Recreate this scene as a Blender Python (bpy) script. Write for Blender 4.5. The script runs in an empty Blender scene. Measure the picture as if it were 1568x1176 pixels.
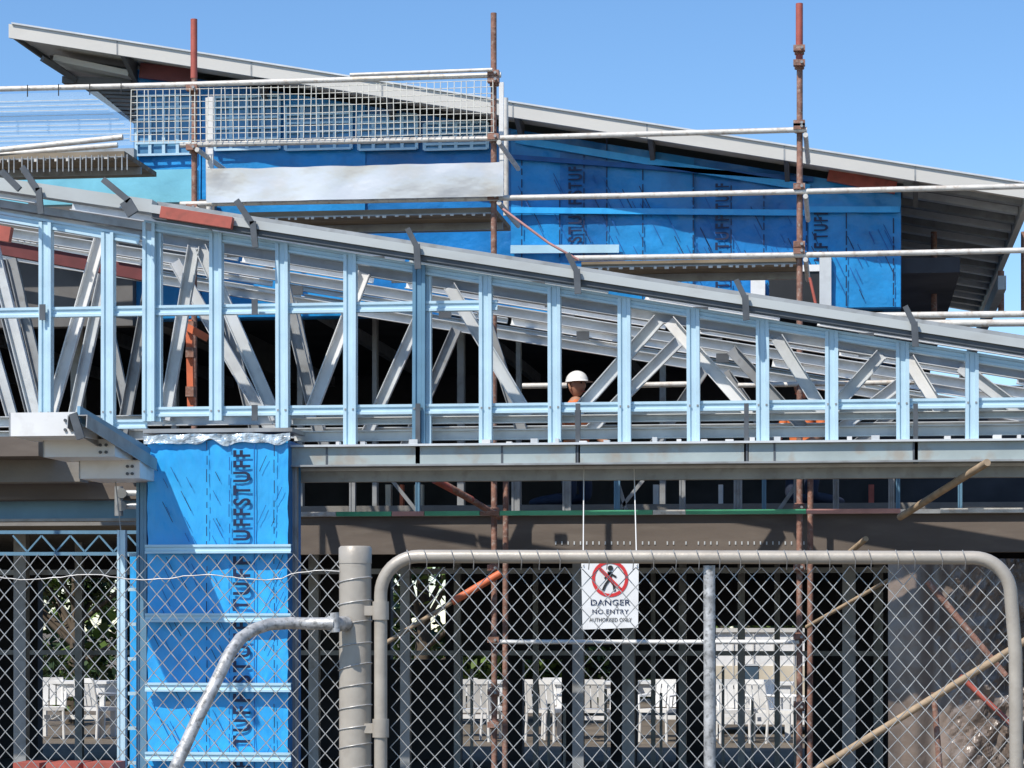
import bpy, math, random
from mathutils import Vector, noise
random.seed(7)
TH=math.radians(7.4); F=4000.0; EH=1.6; HY=960.0
cs,sn=math.cos(TH),math.sin(TH)
def P(px,py,v):
    k=(px-784)/F; t=v/(cs+k*sn)
    return Vector((t*(-sn+k*cs), v, EH-(py-HY)/F*t))
def X(px,v): return P(px,960,v).x
def Z(px,py,v): return P(px,py,v).z

scene=bpy.context.scene
# ---------------------------------------------------------------- materials
def mat(name,col,rough=0.6,metal=0.0,var=0.15,scale=6.0,bump=0.0,bscale=30.0,dirt_reflection=None,dirt_reflection_amt=0.0,spec=0.5,stretch=(1,1,1),bdist=0.02):
    m=bpy.data.materials.new(name); m.use_nodes=True
    nt=m.node_tree; n=nt.nodes; l=nt.links
    b=n['Principled BSDF']
    b.inputs['Roughness'].default_value=rough; b.inputs['Metallic'].default_value=metal
    b.inputs['Specular IOR Level'].default_value=spec
    tc=n.new('ShaderNodeTexCoord'); mp=n.new('ShaderNodeMapping'); mp.inputs['Scale'].default_value=stretch
    l.new(tc.outputs['Object'],mp.inputs['Vector'])
    nz=n.new('ShaderNodeTexNoise'); nz.inputs['Scale'].default_value=scale; nz.inputs['Detail'].default_value=6
    l.new(mp.outputs['Vector'],nz.inputs['Vector'])
    mr=n.new('ShaderNodeMapRange'); mr.inputs['From Min'].default_value=0.3; mr.inputs['From Max'].default_value=0.7
    l.new(nz.outputs['Fac'],mr.inputs['Value'])
    mx=n.new('ShaderNodeMix'); mx.data_type='RGBA'
    c=Vector(col)
    mx.inputs['A'].default_value=(*[max(0,x*(1-var)) for x in c],1)
    mx.inputs['B'].default_value=(*[min(1,x*(1+var)) for x in c],1)
    l.new(mr.outputs['Result'],mx.inputs['Factor'])
    out=mx.outputs['Result']
    if dirt_reflection:  # second noise tone: dirt, and the foil panel's painted reflection
        n2=n.new('ShaderNodeTexNoise'); n2.inputs['Scale'].default_value=scale*2.3; n2.inputs['Detail'].default_value=8
        l.new(mp.outputs['Vector'],n2.inputs['Vector'])
        r=n.new('ShaderNodeMapRange'); r.inputs['From Min'].default_value=0.52; r.inputs['From Max'].default_value=0.68
        r.inputs['To Max'].default_value=dirt_reflection_amt
        l.new(n2.outputs['Fac'],r.inputs['Value'])
        m2=n.new('ShaderNodeMix'); m2.data_type='RGBA'; m2.inputs['B'].default_value=(*dirt_reflection,1)
        l.new(r.outputs['Result'],m2.inputs['Factor']); l.new(out,m2.inputs['A']); out=m2.outputs['Result']
    l.new(out,b.inputs['Base Color'])
    if bump>0:
        nb=n.new('ShaderNodeTexNoise'); nb.inputs['Scale'].default_value=bscale; nb.inputs['Detail'].default_value=4
        l.new(mp.outputs['Vector'],nb.inputs['Vector'])
        bp=n.new('ShaderNodeBump'); bp.inputs['Strength'].default_value=bump; bp.inputs['Distance'].default_value=bdist
        l.new(nb.outputs['Fac'],bp.inputs['Height']); l.new(bp.outputs['Normal'],b.inputs['Normal'])
    return m
M={}
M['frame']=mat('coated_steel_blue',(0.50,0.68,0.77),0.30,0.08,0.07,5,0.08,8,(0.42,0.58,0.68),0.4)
M['framed']=mat('coated_steel_dark',(0.15,0.29,0.40),0.4,0.2,0.12,5)  # darker blue tone of the coated steel
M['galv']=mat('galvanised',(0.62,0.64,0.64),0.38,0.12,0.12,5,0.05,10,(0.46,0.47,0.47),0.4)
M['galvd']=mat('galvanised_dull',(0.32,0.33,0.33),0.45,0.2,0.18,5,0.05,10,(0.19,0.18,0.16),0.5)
M['strap']=mat('dark_strap_shadow',(0.10,0.11,0.12),0.5,0.3,0.2,10)  # dark steel straps; also the painted shadow gap under the roof edge
M['edge']=mat('roof_edge_steel',(0.48,0.51,0.50),0.45,0.08,0.08,3,0,10,(0.38,0.38,0.36),0.4,0.5,(0.4,1,1))
M['green']=mat('primer_greygreen',(0.37,0.43,0.42),0.5,0.05,0.14,3,0.05,20,(0.34,0.27,0.20),0.6)
M['red']=mat('red_oxide',(0.42,0.10,0.07),0.6,0,0.2,8,0,10,(0.2,0.07,0.05),0.4)
M['maroon']=mat('maroon_steel',(0.14,0.03,0.03),0.6,0,0.2,8)
M['orange']=mat('orange_paint',(0.62,0.15,0.06),0.55,0,0.2,8)
M['rust']=mat('rusty_tube',(0.27,0.14,0.10),0.75,0.1,0.35,16,0.3,40,(0.42,0.36,0.31),0.6)
M['tube']=mat('scaffold_tube',(0.66,0.63,0.57),0.5,0.1,0.16,9,0.1,40,(0.38,0.28,0.20),0.55)
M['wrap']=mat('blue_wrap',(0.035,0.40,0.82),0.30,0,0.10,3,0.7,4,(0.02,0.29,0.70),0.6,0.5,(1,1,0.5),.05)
M['wrap_shade']=mat('blue_wrap_wall_shade',(0.009,0.18,0.48),0.33,0,0.28,1.6,0.8,3,(0.006,0.10,0.34),0.6,0.5,(1,1,1),.05)  # same wrap darkened; the wall's shade is put into its colour
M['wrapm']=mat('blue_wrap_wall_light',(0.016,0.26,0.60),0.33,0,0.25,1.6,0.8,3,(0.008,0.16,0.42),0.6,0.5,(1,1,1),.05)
M['wrapl']=mat('cyan_wrap',(0.20,0.55,0.68),0.4,0,0.12,3,0.4,6)
M['ink']=mat('navy_ink',(0.005,0.015,0.06),0.5,0,0.2,10)
M['line_fold_shade']=mat('wrap_line_fold_shade',(0.008,0.10,0.33),0.5,0,0.2,10)  # dark lines on the wrap, with fold shade painted in
M['batten']=mat('batten',(0.46,0.68,0.78),0.4,0.1,0.08,6)
M['white']=mat('white_paint',(0.78,0.78,0.76),0.45,0,0.06,4,0,10,(0.6,0.58,0.54),0.4)
M['cream']=mat('cream_paint',(0.62,0.55,0.42),0.55,0,0.1,4)
M['panel']=mat('foil_panel',(0.70,0.71,0.70),0.28,0.2,0.14,0.9,0.4,1.6,(0.62,0.52,0.36),0.5,0.5,(1,1,1.6),.08)  # warm and grey mottling stands for reflections in the foil
M['clear']=mat('clear_film',(0.50,0.58,0.62),0.15,0.1,0.3,14,0.9,22,(0.2,0.4,0.6),0.6)
M['fascia']=mat('fascia',(0.60,0.58,0.53),0.5,0,0.05,2,0,10,(0.52,0.50,0.45),0.3,0.5,(0.4,1,1))
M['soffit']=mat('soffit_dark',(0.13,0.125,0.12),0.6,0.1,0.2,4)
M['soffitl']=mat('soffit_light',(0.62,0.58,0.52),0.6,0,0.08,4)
M['dark']=mat('dark_interior',(0.045,0.045,0.052),0.8,0,0.4,2)  # near-black colour stands in for the shaded interior
M['brown']=mat('brown_soffit',(0.14,0.115,0.095),0.7,0,0.2,2,0.1,8,(0.2,0.17,0.14),0.5,0.3,(0.5,1,2))
M['concrete']=mat('concrete',(0.24,0.225,0.20),0.85,0,0.15,3,0.2,20)
M['post']=mat('fence_post_paint',(0.43,0.39,0.33),0.42,0.12,0.10,8,0.08,30,(0.32,0.28,0.23),0.4)
M['mesh']=mat('wire_mesh',(0.52,0.51,0.49),0.4,0.4,0.3,30)
M['gmesh']=mat('guard_mesh',(0.66,0.64,0.56),0.5,0.1,0.2,20)
M['mott']=mat('mottled_galv',(0.48,0.48,0.47),0.5,0.3,0.35,28,0.2,40,(0.14,0.14,0.13),0.8)
M['plank']=mat('plank',(0.22,0.18,0.13),0.8,0,0.3,8,0.2,20,None,0,0.3,(0.3,1,1))
M['soil']=mat('soil',(0.15,0.12,0.085),0.95,0,0.3,0.8,0.5,6)
M['glass']=mat('dark_glass',(0.06,0.10,0.14),0.08,0,0.3,2)
M['louvre']=mat('grey_louvre',(0.10,0.26,0.42),0.3,0.1,0.4,2)
M['timber']=mat('weathered_timber',(0.38,0.28,0.18),0.75,0,0.25,12,0.2,20)
M['skin']=mat('skin',(0.42,0.22,0.14),0.55,0,0.08,10)
M['vest']=mat('hi_vis_vest',(0.70,0.18,0.05),0.7,0,0.08,10)
M['trouser']=mat('navy_trousers',(0.02,0.03,0.06),0.8,0,0.2,10)
M['leaf']=mat('leaf',(0.10,0.16,0.03),0.6,0,0.5,1.2)
M['leafd']=mat('leaf_dark',(0.03,0.06,0.018),0.6,0,0.4,1.2)
M['bark']=mat('bark',(0.10,0.075,0.05),0.9,0,0.3,6)
M['grn']=mat('green_strip',(0.09,0.42,0.22),0.5,0,0.2,6)
M['pink']=mat('pink_strip',(0.50,0.25,0.22),0.5,0,0.2,6)
M['signred']=mat('sign_red',(0.6,0.03,0.03),0.4,0,0.05,6)
M['black']=mat('black',(0.015,0.015,0.015),0.5,0,0.2,6)
M['plastic']=mat('plastic_sheet',(0.20,0.155,0.125),0.3,0,0.35,2.5,0.5,9,(0.30,0.26,0.23),0.5)
def netmat(name,col,op):
    m=bpy.data.materials.new(name); m.use_nodes=True; nt=m.node_tree; n=nt.nodes
    n.clear(); o=n.new('ShaderNodeOutputMaterial'); a=n.new('ShaderNodeBsdfTransparent'); d=n.new('ShaderNodeBsdfDiffuse')
    d.inputs['Color'].default_value=(*col,1); x=n.new('ShaderNodeMixShader'); 
    w=n.new('ShaderNodeTexNoise'); w.inputs['Scale'].default_value=2.0
    mr=n.new('ShaderNodeMapRange'); mr.inputs['To Min'].default_value=op*0.7; mr.inputs['To Max'].default_value=op*1.3
    nt.links.new(w.outputs['Fac'],mr.inputs['Value']); nt.links.new(mr.outputs['Result'],x.inputs['Fac'])
    nt.links.new(a.outputs[0],x.inputs[1]); nt.links.new(d.outputs[0],x.inputs[2]); nt.links.new(x.outputs[0],o.inputs['Surface'])
    return m
M['net']=netmat('debris_net',(0.50,0.64,0.76),0.34)

# ---------------------------------------------------------------- builder
class B:
    def __init__(s): s.v=[]; s.f=[]; s.m=[]; s.sm=[]; s.mats=[]
    def mi(s,m):
        if m not in s.mats: s.mats.append(m)
        return s.mats.index(m)
    def add(s,vs,fs,m,smooth=False):
        o=len(s.v); s.v+= [tuple(a) for a in vs]; i=s.mi(m)
        for f in fs: s.f.append([o+a for a in f]); s.m.append(i); s.sm.append(smooth)
    def box(s,x0,x1,y0,y1,z0,z1,m):
        if x0>x1:x0,x1=x1,x0
        if z0>z1:z0,z1=z1,z0
        vs=[(x0,y0,z0),(x1,y0,z0),(x1,y1,z0),(x0,y1,z0),(x0,y0,z1),(x1,y0,z1),(x1,y1,z1),(x0,y1,z1)]
        s.add(vs,[(0,3,2,1),(4,5,6,7),(0,1,5,4),(1,2,6,5),(2,3,7,6),(3,0,4,7)],m)
    def prof(s,p,q,pr,m):
        p=Vector(p);q=Vector(q);d=(q-p).normalized()
        ref=Vector((0,1,0)) if abs(d.y)<0.9 else Vector((0,0,1))
        a=d.cross(ref).normalized(); 
        if a.x<-0.01 or (abs(a.x)<=0.01 and a.z<0): a=-a
        b=(ref-d*ref.dot(d)).normalized()
        n=len(pr); vs=[p+a*u+b*w for u,w in pr]+[q+a*u+b*w for u,w in pr]
        fs=[(i,(i+1)%n,n+(i+1)%n,n+i) for i in range(n)]+[tuple(range(n))[::-1],tuple(range(n,2*n))]
        s.add(vs,fs,m)
    def beam(s,p,q,w,d,m):
        s.prof(p,q,[(-w/2,-d/2),(w/2,-d/2),(w/2,d/2),(-w/2,d/2)],m)
    def stud(s,p,q,w,d,m):
        s.prof(p,q,[(-w/2,-d/2),(-w*.24,-d/2),(-w*.17,-d*.32),(w*.17,-d*.32),(w*.24,-d/2),(w/2,-d/2),(w/2,d/2),(w*.42,d/2),(w*.42,-d*.2),(-w*.42,-d*.2),(-w*.42,d/2),(-w/2,d/2)],m)
    def chan(s,p,q,w,d,m):
        t=0.006
        s.prof(p,q,[(-w/2,-d/2),(-w/2+t,-d/2),(-w/2+t,d/2-t),(w/2-t,d/2-t),(w/2-t,-d/2),(w/2,-d/2),(w/2,d/2),(-w/2,d/2)],m)
    def tube(s,pts,r,m,n=10,cap=True):
        pts=[Vector(p) for p in pts]; vs=[]; prev=None
        for i,p in enumerate(pts):
            d=(pts[min(i+1,len(pts)-1)]-pts[max(i-1,0)]).normalized()
            if prev is None:
                ref=Vector((0,1,0)) if abs(d.y)<0.9 else Vector((0,0,1))
                a=d.cross(ref).normalized()
            else: a=(prev-d*prev.dot(d)).normalized()
            prev=a; b=d.cross(a)
            rr=r[i] if isinstance(r,(list,tuple)) else r
            vs+=[p+a*math.cos(j*2*math.pi/n)*rr+b*math.sin(j*2*math.pi/n)*rr for j in range(n)]
        fs=[]
        for i in range(len(pts)-1):
            for j in range(n):
                fs.append((i*n+j,i*n+(j+1)%n,(i+1)*n+(j+1)%n,(i+1)*n+j))
        s.add(vs,fs,m,True)
        if cap:
            s.add(vs[:n],[tuple(range(n))],m); s.add(vs[-n:],[tuple(range(n))],m)
    def build(s,name,parent=None):
        me=bpy.data.meshes.new(name); me.from_pydata(s.v,[],s.f)
        for m in s.mats: me.materials.append(M[m])
        me.polygons.foreach_set('material_index',s.m); me.polygons.foreach_set('use_smooth',s.sm)
        me.update(); ob=bpy.data.objects.new(name,me); scene.collection.objects.link(ob)
        if parent: ob.parent=parent
        return ob
def empty(name):
    e=bpy.data.objects.new(name,None); scene.collection.objects.link(e); return e
_tc={}
def text_geo(t,sp=1.0,off=.008):
    if (t,sp) in _tc: return _tc[(t,sp)]
    cu=bpy.data.curves.new('t','FONT'); cu.body=t; cu.size=1; cu.offset=off; cu.space_character=sp
    ob=bpy.data.objects.new('t',cu); scene.collection.objects.link(ob)
    bpy.context.view_layer.update(); dg=bpy.context.evaluated_depsgraph_get()
    me=bpy.data.meshes.new_from_object(ob.evaluated_get(dg))
    vs=[v.co.copy() for v in me.vertices]; fs=[tuple(p.vertices) for p in me.polygons]
    bpy.data.objects.remove(ob); bpy.data.meshes.remove(me)
    x0=min(v.x for v in vs);x1=max(v.x for v in vs);y0=min(v.y for v in vs);y1=max(v.y for v in vs)
    r=([((v.x-x0)/(x1-x0),(v.y-y0)/(y1-y0)) for v in vs],fs); _tc[(t,sp)]=r; return r
def vtext(b,t,xr,y,z0,z1,h,m):
    vs,fs=text_geo(t,1.35,.026); b.add([(xr-q*h,y,z0+p*(z1-z0)) for p,q in vs],fs,m)
def htext(b,t,x0,x1,y,z0,z1,m):
    vs,fs=text_geo(t,1.05); b.add([(x0+p*(x1-x0),y,z0+q*(z1-z0)) for p,q in vs],fs,m)
def lerp(a,b,t): return a+(b-a)*t

# ---------------------------------------------------------------- ground
g=B(); g.add([(-400,-150,0),(400,-150,0),(400,900,0),(-400,900,0)],[(0,1,2,3)],'soil'); g.build('ground')

# ---------------------------------------------------------------- lower storey shell
e=empty('site_building')
XR=X(1470,22.55)
b=B()
b.box(-16,8,22.5,31,2.50,2.66,'concrete')
b.build('floor_slab',e)
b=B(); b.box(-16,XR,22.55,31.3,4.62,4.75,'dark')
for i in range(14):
    x=-15+i*1.25; b.box(x,x+.07,22.8,31,4.50,4.619,'galvd')  # purlins added under the ceiling to bounce light
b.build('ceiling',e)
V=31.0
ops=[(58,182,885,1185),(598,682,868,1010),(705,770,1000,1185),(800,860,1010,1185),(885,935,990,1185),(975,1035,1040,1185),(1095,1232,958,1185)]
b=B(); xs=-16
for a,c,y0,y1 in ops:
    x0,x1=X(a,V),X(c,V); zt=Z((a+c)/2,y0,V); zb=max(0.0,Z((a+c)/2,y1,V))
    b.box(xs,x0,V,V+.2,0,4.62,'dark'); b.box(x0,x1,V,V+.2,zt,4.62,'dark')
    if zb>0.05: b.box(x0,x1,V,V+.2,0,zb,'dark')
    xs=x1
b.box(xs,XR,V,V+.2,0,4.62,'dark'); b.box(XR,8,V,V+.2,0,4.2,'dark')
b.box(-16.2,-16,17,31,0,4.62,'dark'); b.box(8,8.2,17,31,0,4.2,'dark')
b.box(-16,X(205,22.4),22.36,22.5,Z(150,500,22.4),Z(150,310,22.4),'soffit')
b.box(X(205,22.4),X(330,22.4),22.36,22.45,Z(150,420,22.4),Z(150,310,22.4),'soffit')
b.build('walls',e)
b=B()
for px,v,w in [(620,24,.09),(700,27,.07),(885,23,.10),(962,25,.12),(1045,28,.08),(1135,26,.07),(1300,24,.12),(1385,22,.16),(1345,28,.1),(30,24,.12),(120,27,.08),(480,25,.1),(820,29,.06),(1190,29,.06),(1000,29.5,.05)]:
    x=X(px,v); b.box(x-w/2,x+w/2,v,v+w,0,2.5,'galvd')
for v,z in [(24.3,2.1),(27.3,1.3)]:
    b.box(-14,6,v,v+.05,z,z+.05,'galvd')
b.build('interior_columns',e)
b=B(); V=21.75
zt=Z(784,790,V); zb=Z(784,848,V)
b.box(X(447,V),8,V,V+.18,zb,zt,'brown')
b.box(X(447,V),8,V-.05,V+.02,zt,zt+.035,'galvd')
for i in range(60):
    px=850+i*9.5
    if px<1235 and random.random()<.8: b.box(X(px,V),X(px+2,V),V-.006,V,Z(px,834,V),Z(px,829,V),'galv')
for px in [540,640,776,790,868,945,1045,1130,1170,1220,1280,1365,1375,1470]:
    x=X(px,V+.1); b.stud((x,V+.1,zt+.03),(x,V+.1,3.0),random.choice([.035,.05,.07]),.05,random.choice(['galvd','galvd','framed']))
for px,q in [(945,985),(1190,1225),(960,945),(640,600)]:
    b.beam(P(px,785,V+.12),P(q,735,V+.12),.03,.03,'galvd')
b.build('window_row',e)
b=B(); V=24.
for px,w,m in [(590,.05,'cream'),(612,.03,'orange'),(634,.08,'cream'),(1330,.05,'red'),(1000,.05,'galv'),(1100,.04,'galv')]:
    x=X(px,V); b.box(x,x+w,V,V+.1,2.66,Z(px,742,V),m); b.box(x-.02,x+w+.02,V-.02,V+.12,2.66,2.72,m)
b.build('stored_material',e)

# ---------------------------------------------------------------- front steel wall frame
FV=17.0
A0,A1=P(-60,273,FV),P(1680,544,FV)
def zc(x): return A0.z+(A1.z-A0.z)*(x-A0.x)/(A1.x-A0.x)
fr=empty('steel_wall_frame')
b=B()
tA,tB=P(222,345,FV),P(1680,578,FV); b.stud(tA,tB,.062,.075,'frame')
tC,tD=P(-80,318,FV),P(215,368,FV); b.stud(tC,tD,.062,.075,'frame')
def zplate(px):
    x=X(px,FV)
    if px<215: return tC.z+(tD.z-tC.z)*(x-tC.x)/(tD.x-tC.x)
    return tA.z+(tB.z-tA.z)*(x-tA.x)/(tB.x-tA.x)
b.build('top_plate',fr)
b=B()
studs=[(-35,685),(72,648),(167,655),(230,640),(332,640),(434,670),(537,686),(642,686),(745,686),(850,686),(957,686),(1063,686),(1168,686),(1274,686),(1382,686),(1488,686),(1594,686)]
for px,yb in studs:
    x=X(px,FV)+random.uniform(-.003,.003); top=zplate(px)+(.02 if px not in(72,167) else .01)
    z0=Z(784,yb,FV)
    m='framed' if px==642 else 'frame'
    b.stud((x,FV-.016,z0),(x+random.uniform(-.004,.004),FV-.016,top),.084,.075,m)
    if px in(642,230): b.stud((x+.05,FV+.02,z0),(x+.05,FV+.02,top),.05,.06,'frame')
b.build('studs',fr)
b=B()
zm=Z(784,467,FV); b.stud((X(-90,FV),FV+.01,zm),(X(762,FV),FV+.01,zm),.066,.06,'frame')
zr=Z(784,625,FV); b.stud((X(236,FV),FV+.01,zr),(X(1660,FV),FV+.01,zr),.064,.06,'frame')
zl=Z(170,650,FV); b.stud((X(170,FV),FV+.01,zl),(X(226,FV),FV+.01,zl),.06,.06,'frame')
b.chan((X(440,FV),FV+.12,Z(784,640,FV)),(X(1660,FV),FV+.12,Z(784,640,FV)),.05,.05,'galv')
b.chan((X(440,FV),FV+.2,Z(784,662,FV)),(X(1660,FV),FV+.2,Z(784,662,FV)),.07,.05,'galv')
for px,yb in studs:
    x=X(px,FV)
    for dx in (-.025,.025): b.box(x+dx-.006,x+dx+.006,FV-.058,FV-.054,zr-.006,zr+.006,'galvd')
b.build('noggings',fr)
b=B()
p,q=P(236,322,FV-.1),P(1680,546,FV-.1); b.beam(p,q,.055,.16,'edge')
b.beam(p+Vector((0,.0,-.045)),q+Vector((0,.0,-.045)),.03,.12,'strap')  # dark strip put in for the shadow gap below the roof edge
b.beam(p+Vector((0,.09,.050)),q+Vector((0,.09,.050)),.04,.05,'galvd')
p,q=P(-80,272,FV-.1),P(236,318,FV-.1); b.beam(p,q,.085,.14,'edge')
p,q=P(-80,300,FV),P(236,350,FV); b.beam(p,q,.05,.1,'galvd')
b.beam(P(247,325,FV-.22),P(356,342,FV-.22),.075,.06,'red')
b.beam(P(-30,352,FV-.1),P(17,360,FV-.1),.10,.06,'red')
b.build('roof_edge',fr)
b=B()
def yc(px): return 282+0.156*px
for px in [640,885,1143,1402]:
    y=yc(px)
    b.beam(P(px-16,y-32,FV-.2),P(px-2,y-4,FV-.2),.035,.02,'strap')
    b.beam(P(px-2,y-8,FV-.21),P(px,y+30,FV-.21),.042,.02,'strap')
    b.beam(P(px,626-8,FV-.08),P(px,710,FV-.08),.03,.02,'strap')
for px in (390,62):
    y=yc(px); b.beam(P(px-28,y-36,FV-.2),P(px-4,y+0,FV-.2),.04,.02,'strap'); b.beam(P(px-3,y-4,FV-.2),P(px+1,y+36,FV-.2),.04,.02,'strap')
b.beam(P(158,275,FV-.3),P(198,308,FV-.3),.04,.03,'strap'); b.beam(P(192,308,FV-.3),P(204,328,FV-.3),.08,.03,'strap')
b.beam(P(2,262,FV-.3),P(30,290,FV-.3),.04,.03,'strap')
for px,y in [(390,632),(65,478),(390,470),(885,640)]:
    b.beam(P(px,y-12,FV-.08),P(px,y+12,FV-.08),.04,.01,'strap')
b.build('straps',fr)

# ---------------------------------------------------------------- roof trusses and purlins behind
zb=Z(784,625,FV)
def truss(v,webs,ms):
    b=B(); x0,x1=-7.6,3.8
    b.chan((x0,v,zb),(x1,v,zb),.075,.06,'galv')
    b.chan((x0,v,zc(x0)-.12),(x1,v,zc(x1)-.12),.075,.06,'galv')
    for i,(pa,pb,up) in enumerate(webs):
        xa_,xb_=X(pa,v),X(pb,v); ta,tb=zc(xa_)-.14,zc(xb_)-.14
        b.chan((xa_,v-.05,zb if up else ta),(xb_,v-.05,tb if up else zb),.085,.045,ms[i%len(ms)])
    b.build('steel_roof_truss')
truss(17.7,[(-120,-40,0),(-20,60,0),(78,160,1),(255,300,1),(310,425,0),(475,560,1),(690,810,0),(880,1010,1),(1025,1150,0),(1190,1262,0),(1270,1350,1),(1390,1440,0),(1470,1560,0)],['galv','galv','white'])
truss(19.0,[(-60,30,0),(60,-20,1),(110,170,1),(190,240,1),(270,420,0),(435,490,0),(565,655,1),(740,800,0),(905,1040,1),(1120,1230,0),(1290,1390,1),(1520,1600,0)],['galv','galvd'])
truss(20.9,[(20,90,0),(150,210,0),(340,400,0),(500,450,1),(620,700,1),(1000,1080,1),(1190,1110,1),(1310,1390,1)],['galvd'])
b=B()
for v in [17.3,17.6,18.2,18.5,19.2,19.55,20.35,20.9,21.6,22.1]:
    x0,x1=-8.2,4.2; dz=random.uniform(-.04,.04)
    segs=[x0]; 
    while segs[-1]<x1: segs.append(segs[-1]+random.uniform(1.0,2.4))
    for a,c in zip(segs[:-1],segs[1:]):
        c=min(c,x1); g0=random.choice([.03,.03,.25])
        b.chan((a,v,zc(a)+.0+dz),(c-g0,v,zc(c-g0)+dz),random.choice([.045,.06]),.05,random.choice(['galv','galv','edge','white','white']))
for x in [-6.9,-5.6,-4.4,-3.2,-2.1,-1.0,.1,1.2,2.3,3.2]:
    for v in [17.5,18.35,19.4,20.5]:
        b.box(x-.05,x+.05,v,v+.02,zc(x)-.10,zc(x)-.03,'strap')
b.build('roof_purlins')
b=B(); b.beam(P(-60,368,18.4),P(222,420,18.4),.10,.1,'maroon')
b.beam(P(290,490,18),P(293,640,18),.045,.045,'orange'); b.beam(P(285,500,17.8),P(318,518,17.8),.05,.03,'orange')
for y in (500,540,600): b.beam(P(286,y,17.97),P(298,y,17.97),.07,.07,'rust')
b.build('red_steel_prop')
b=B()
for px,w,y0 in [(108,.12,430),(262,.05,400),(700,.06,470),(455,.05,490),(1010,.05,520),(570,.04,460),(790,.04,500)]:
    x=X(px,23.5); b.box(x,x+w,23.5,23.6,2.66,Z(px,y0,23.5),'galvd')
b.build('inner_posts')

# ---------------------------------------------------------------- floor edge beam
b=B()
x0,x1=X(445,FV),X(1680,FV)
zt=Z(784,684,FV); zb2=Z(784,711,FV)
b.box(x0,x1,FV-.09,FV+.3,zb2,zt,'green'); b.box(x0,x1,FV-.13,FV+.02,zt+.002,zt+.016,'galv')
b.box(x0,x1,FV-.12,FV-.08,zb2-.012,zb2,'galvd')
for px in [503,770,885,1143,1185,1397]: b.box(X(px,FV),X(px+3,FV),FV-.094,FV-.088,zb2,zt,'strap')
for px in range(520,1640,37):
    if random.random()<.6: b.box(X(px,FV),X(px+random.uniform(5,14),FV),FV-.128,FV-.06,zt+.016,zt+.016+random.uniform(.008,.03),random.choice(['white','galv']))
z2=Z(784,716,17.3); z3=Z(784,737,17.3)
b.box(x0,x1,17.22,17.31,z3,z2,'galvd'); b.box(x0,x1,17.2,17.219,z2-.02,z2,'galv')
b.build('floor_edge_beam')
b=B()
z=Z(784,786,18.2)
segs=[(455,515,'tube'),(515,600,'grn'),(600,650,'pink'),(650,735,'grn'),(735,765,'rust'),(765,1000,'grn'),(1000,1050,'tube'),(1050,1235,'grn'),(1235,1380,'pink'),(1440,1600,'tube')]
for a,c,m in segs: b.box(X(a,18.2),X(c-1,18.2),18.2,18.25,z-.014,z+.018,m)
b.build('conduit_run')

# ---------------------------------------------------------------- left canopy
c=empty('steel_canopy')
b=B()
for (a,d,y0,y1,v) in [(14,122,632,668,15.6),(66,176,673,700,16.0),(121,214,705,733,16.4)]:
    b.box(X(a,v),X(d,v),v,v+.5,Z(a,y1,v),Z(a,y0,v),'white')
    b.box(X(a,v),X(a+1.5,v),v-.004,v,Z(a,y1,v),Z(a,y0,v),'galvd')
    for bx in (.8,.88):
        x=lerp(X(a,v),X(d,v),bx); 
        for zz in (.25,.65): 
            z=lerp(Z(a,y1,v),Z(a,y0,v),zz); b.tube([(x,v-.012,z),(x,v+.01,z)],.010,'strap',8)
b.build('purlin_ends',c)
b=B(); b.chan(P(118,645,15.5),P(226,712,16.7),.13,.08,'galvd'); b.beam(P(112,633,15.48),P(124,672,15.48),.05,.02,'strap')
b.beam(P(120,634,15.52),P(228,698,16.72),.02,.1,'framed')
b.build('raking_channel',c)
b=B()
b.box(-9,X(66,16.6),16.5,16.9,Z(30,700,16.6),Z(30,670,16.6),'brown')
b.box(-9,X(122,16.9),16.9,17.1,Z(30,738,16.9),Z(30,702,16.9),'concrete')
b.box(-9,X(216,17.3),17.2,17.4,Z(30,766,17.3),Z(30,739,17.3),'brown')
b.box(-9,X(222,17.6),17.5,17.55,Z(30,798,17.6),Z(30,767,17.6),'framed')
b.box(-9,X(222,17.6),17.42,17.6,Z(30,800,17.6),Z(30,796,17.6),'galvd'); b.box(-9,X(222,17.6),17.42,17.6,Z(30,769,17.6),Z(30,764,17.6),'galvd')
for zz in (755,775): b.tube([P(178,zz,17.1),P(214,zz,17.1)],.02,'galv'); b.tube([P(186,zz,17.05),P(186,zz,17.2)],.035,'galvd')
b.tube([P(182,745,17.08),P(182,790,17.08)],.03,'galvd')
b.build('beams',c)
b=B(); v=22.
for i in range(10):
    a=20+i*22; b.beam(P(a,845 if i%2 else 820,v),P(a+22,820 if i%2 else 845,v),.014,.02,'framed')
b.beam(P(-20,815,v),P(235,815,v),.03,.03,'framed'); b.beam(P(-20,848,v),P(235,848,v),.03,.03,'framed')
b.build('lattice_beam')

# ---------------------------------------------------------------- blue wrapped column
col=empty('blue_wrapped_column')
b=B(); v=16.75
xL,xR=X(226,v),X(441,v); zT=Z(330,672,v)
nx,nz=40,160; vs=[];fs=[]
for j in range(nz+1):
    for i in range(nx+1):
        x=lerp(xL,xR,i/nx); z=lerp(0,zT,j/nz)
        d=noise.noise(Vector((x*5,z*2.2,1)))*.014
        w1=noise.noise(Vector((x*9+z*7,z*2-x*2,4))); d+=-abs(w1)*.012
        dx=0
        if i in(0,nx): dx=noise.noise(Vector((i,z*9,2)))*.008
        dz=noise.noise(Vector((x*8,3,5)))*.03 if j==nz else 0
        vs.append((x+dx,v+d,z+dz))
for j in range(nz):
    for i in range(nx): a=j*(nx+1)+i; fs.append((a,a+1,a+nx+2,a+nx+1))
b.add(vs,fs,'wrap',True)
b.box(xL+.01,xR-.01,v+.03,v+.45,0,zT-.01,'wrap_shade')
b.build('wrap',col)
b=B()
yy=v-.024
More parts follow.
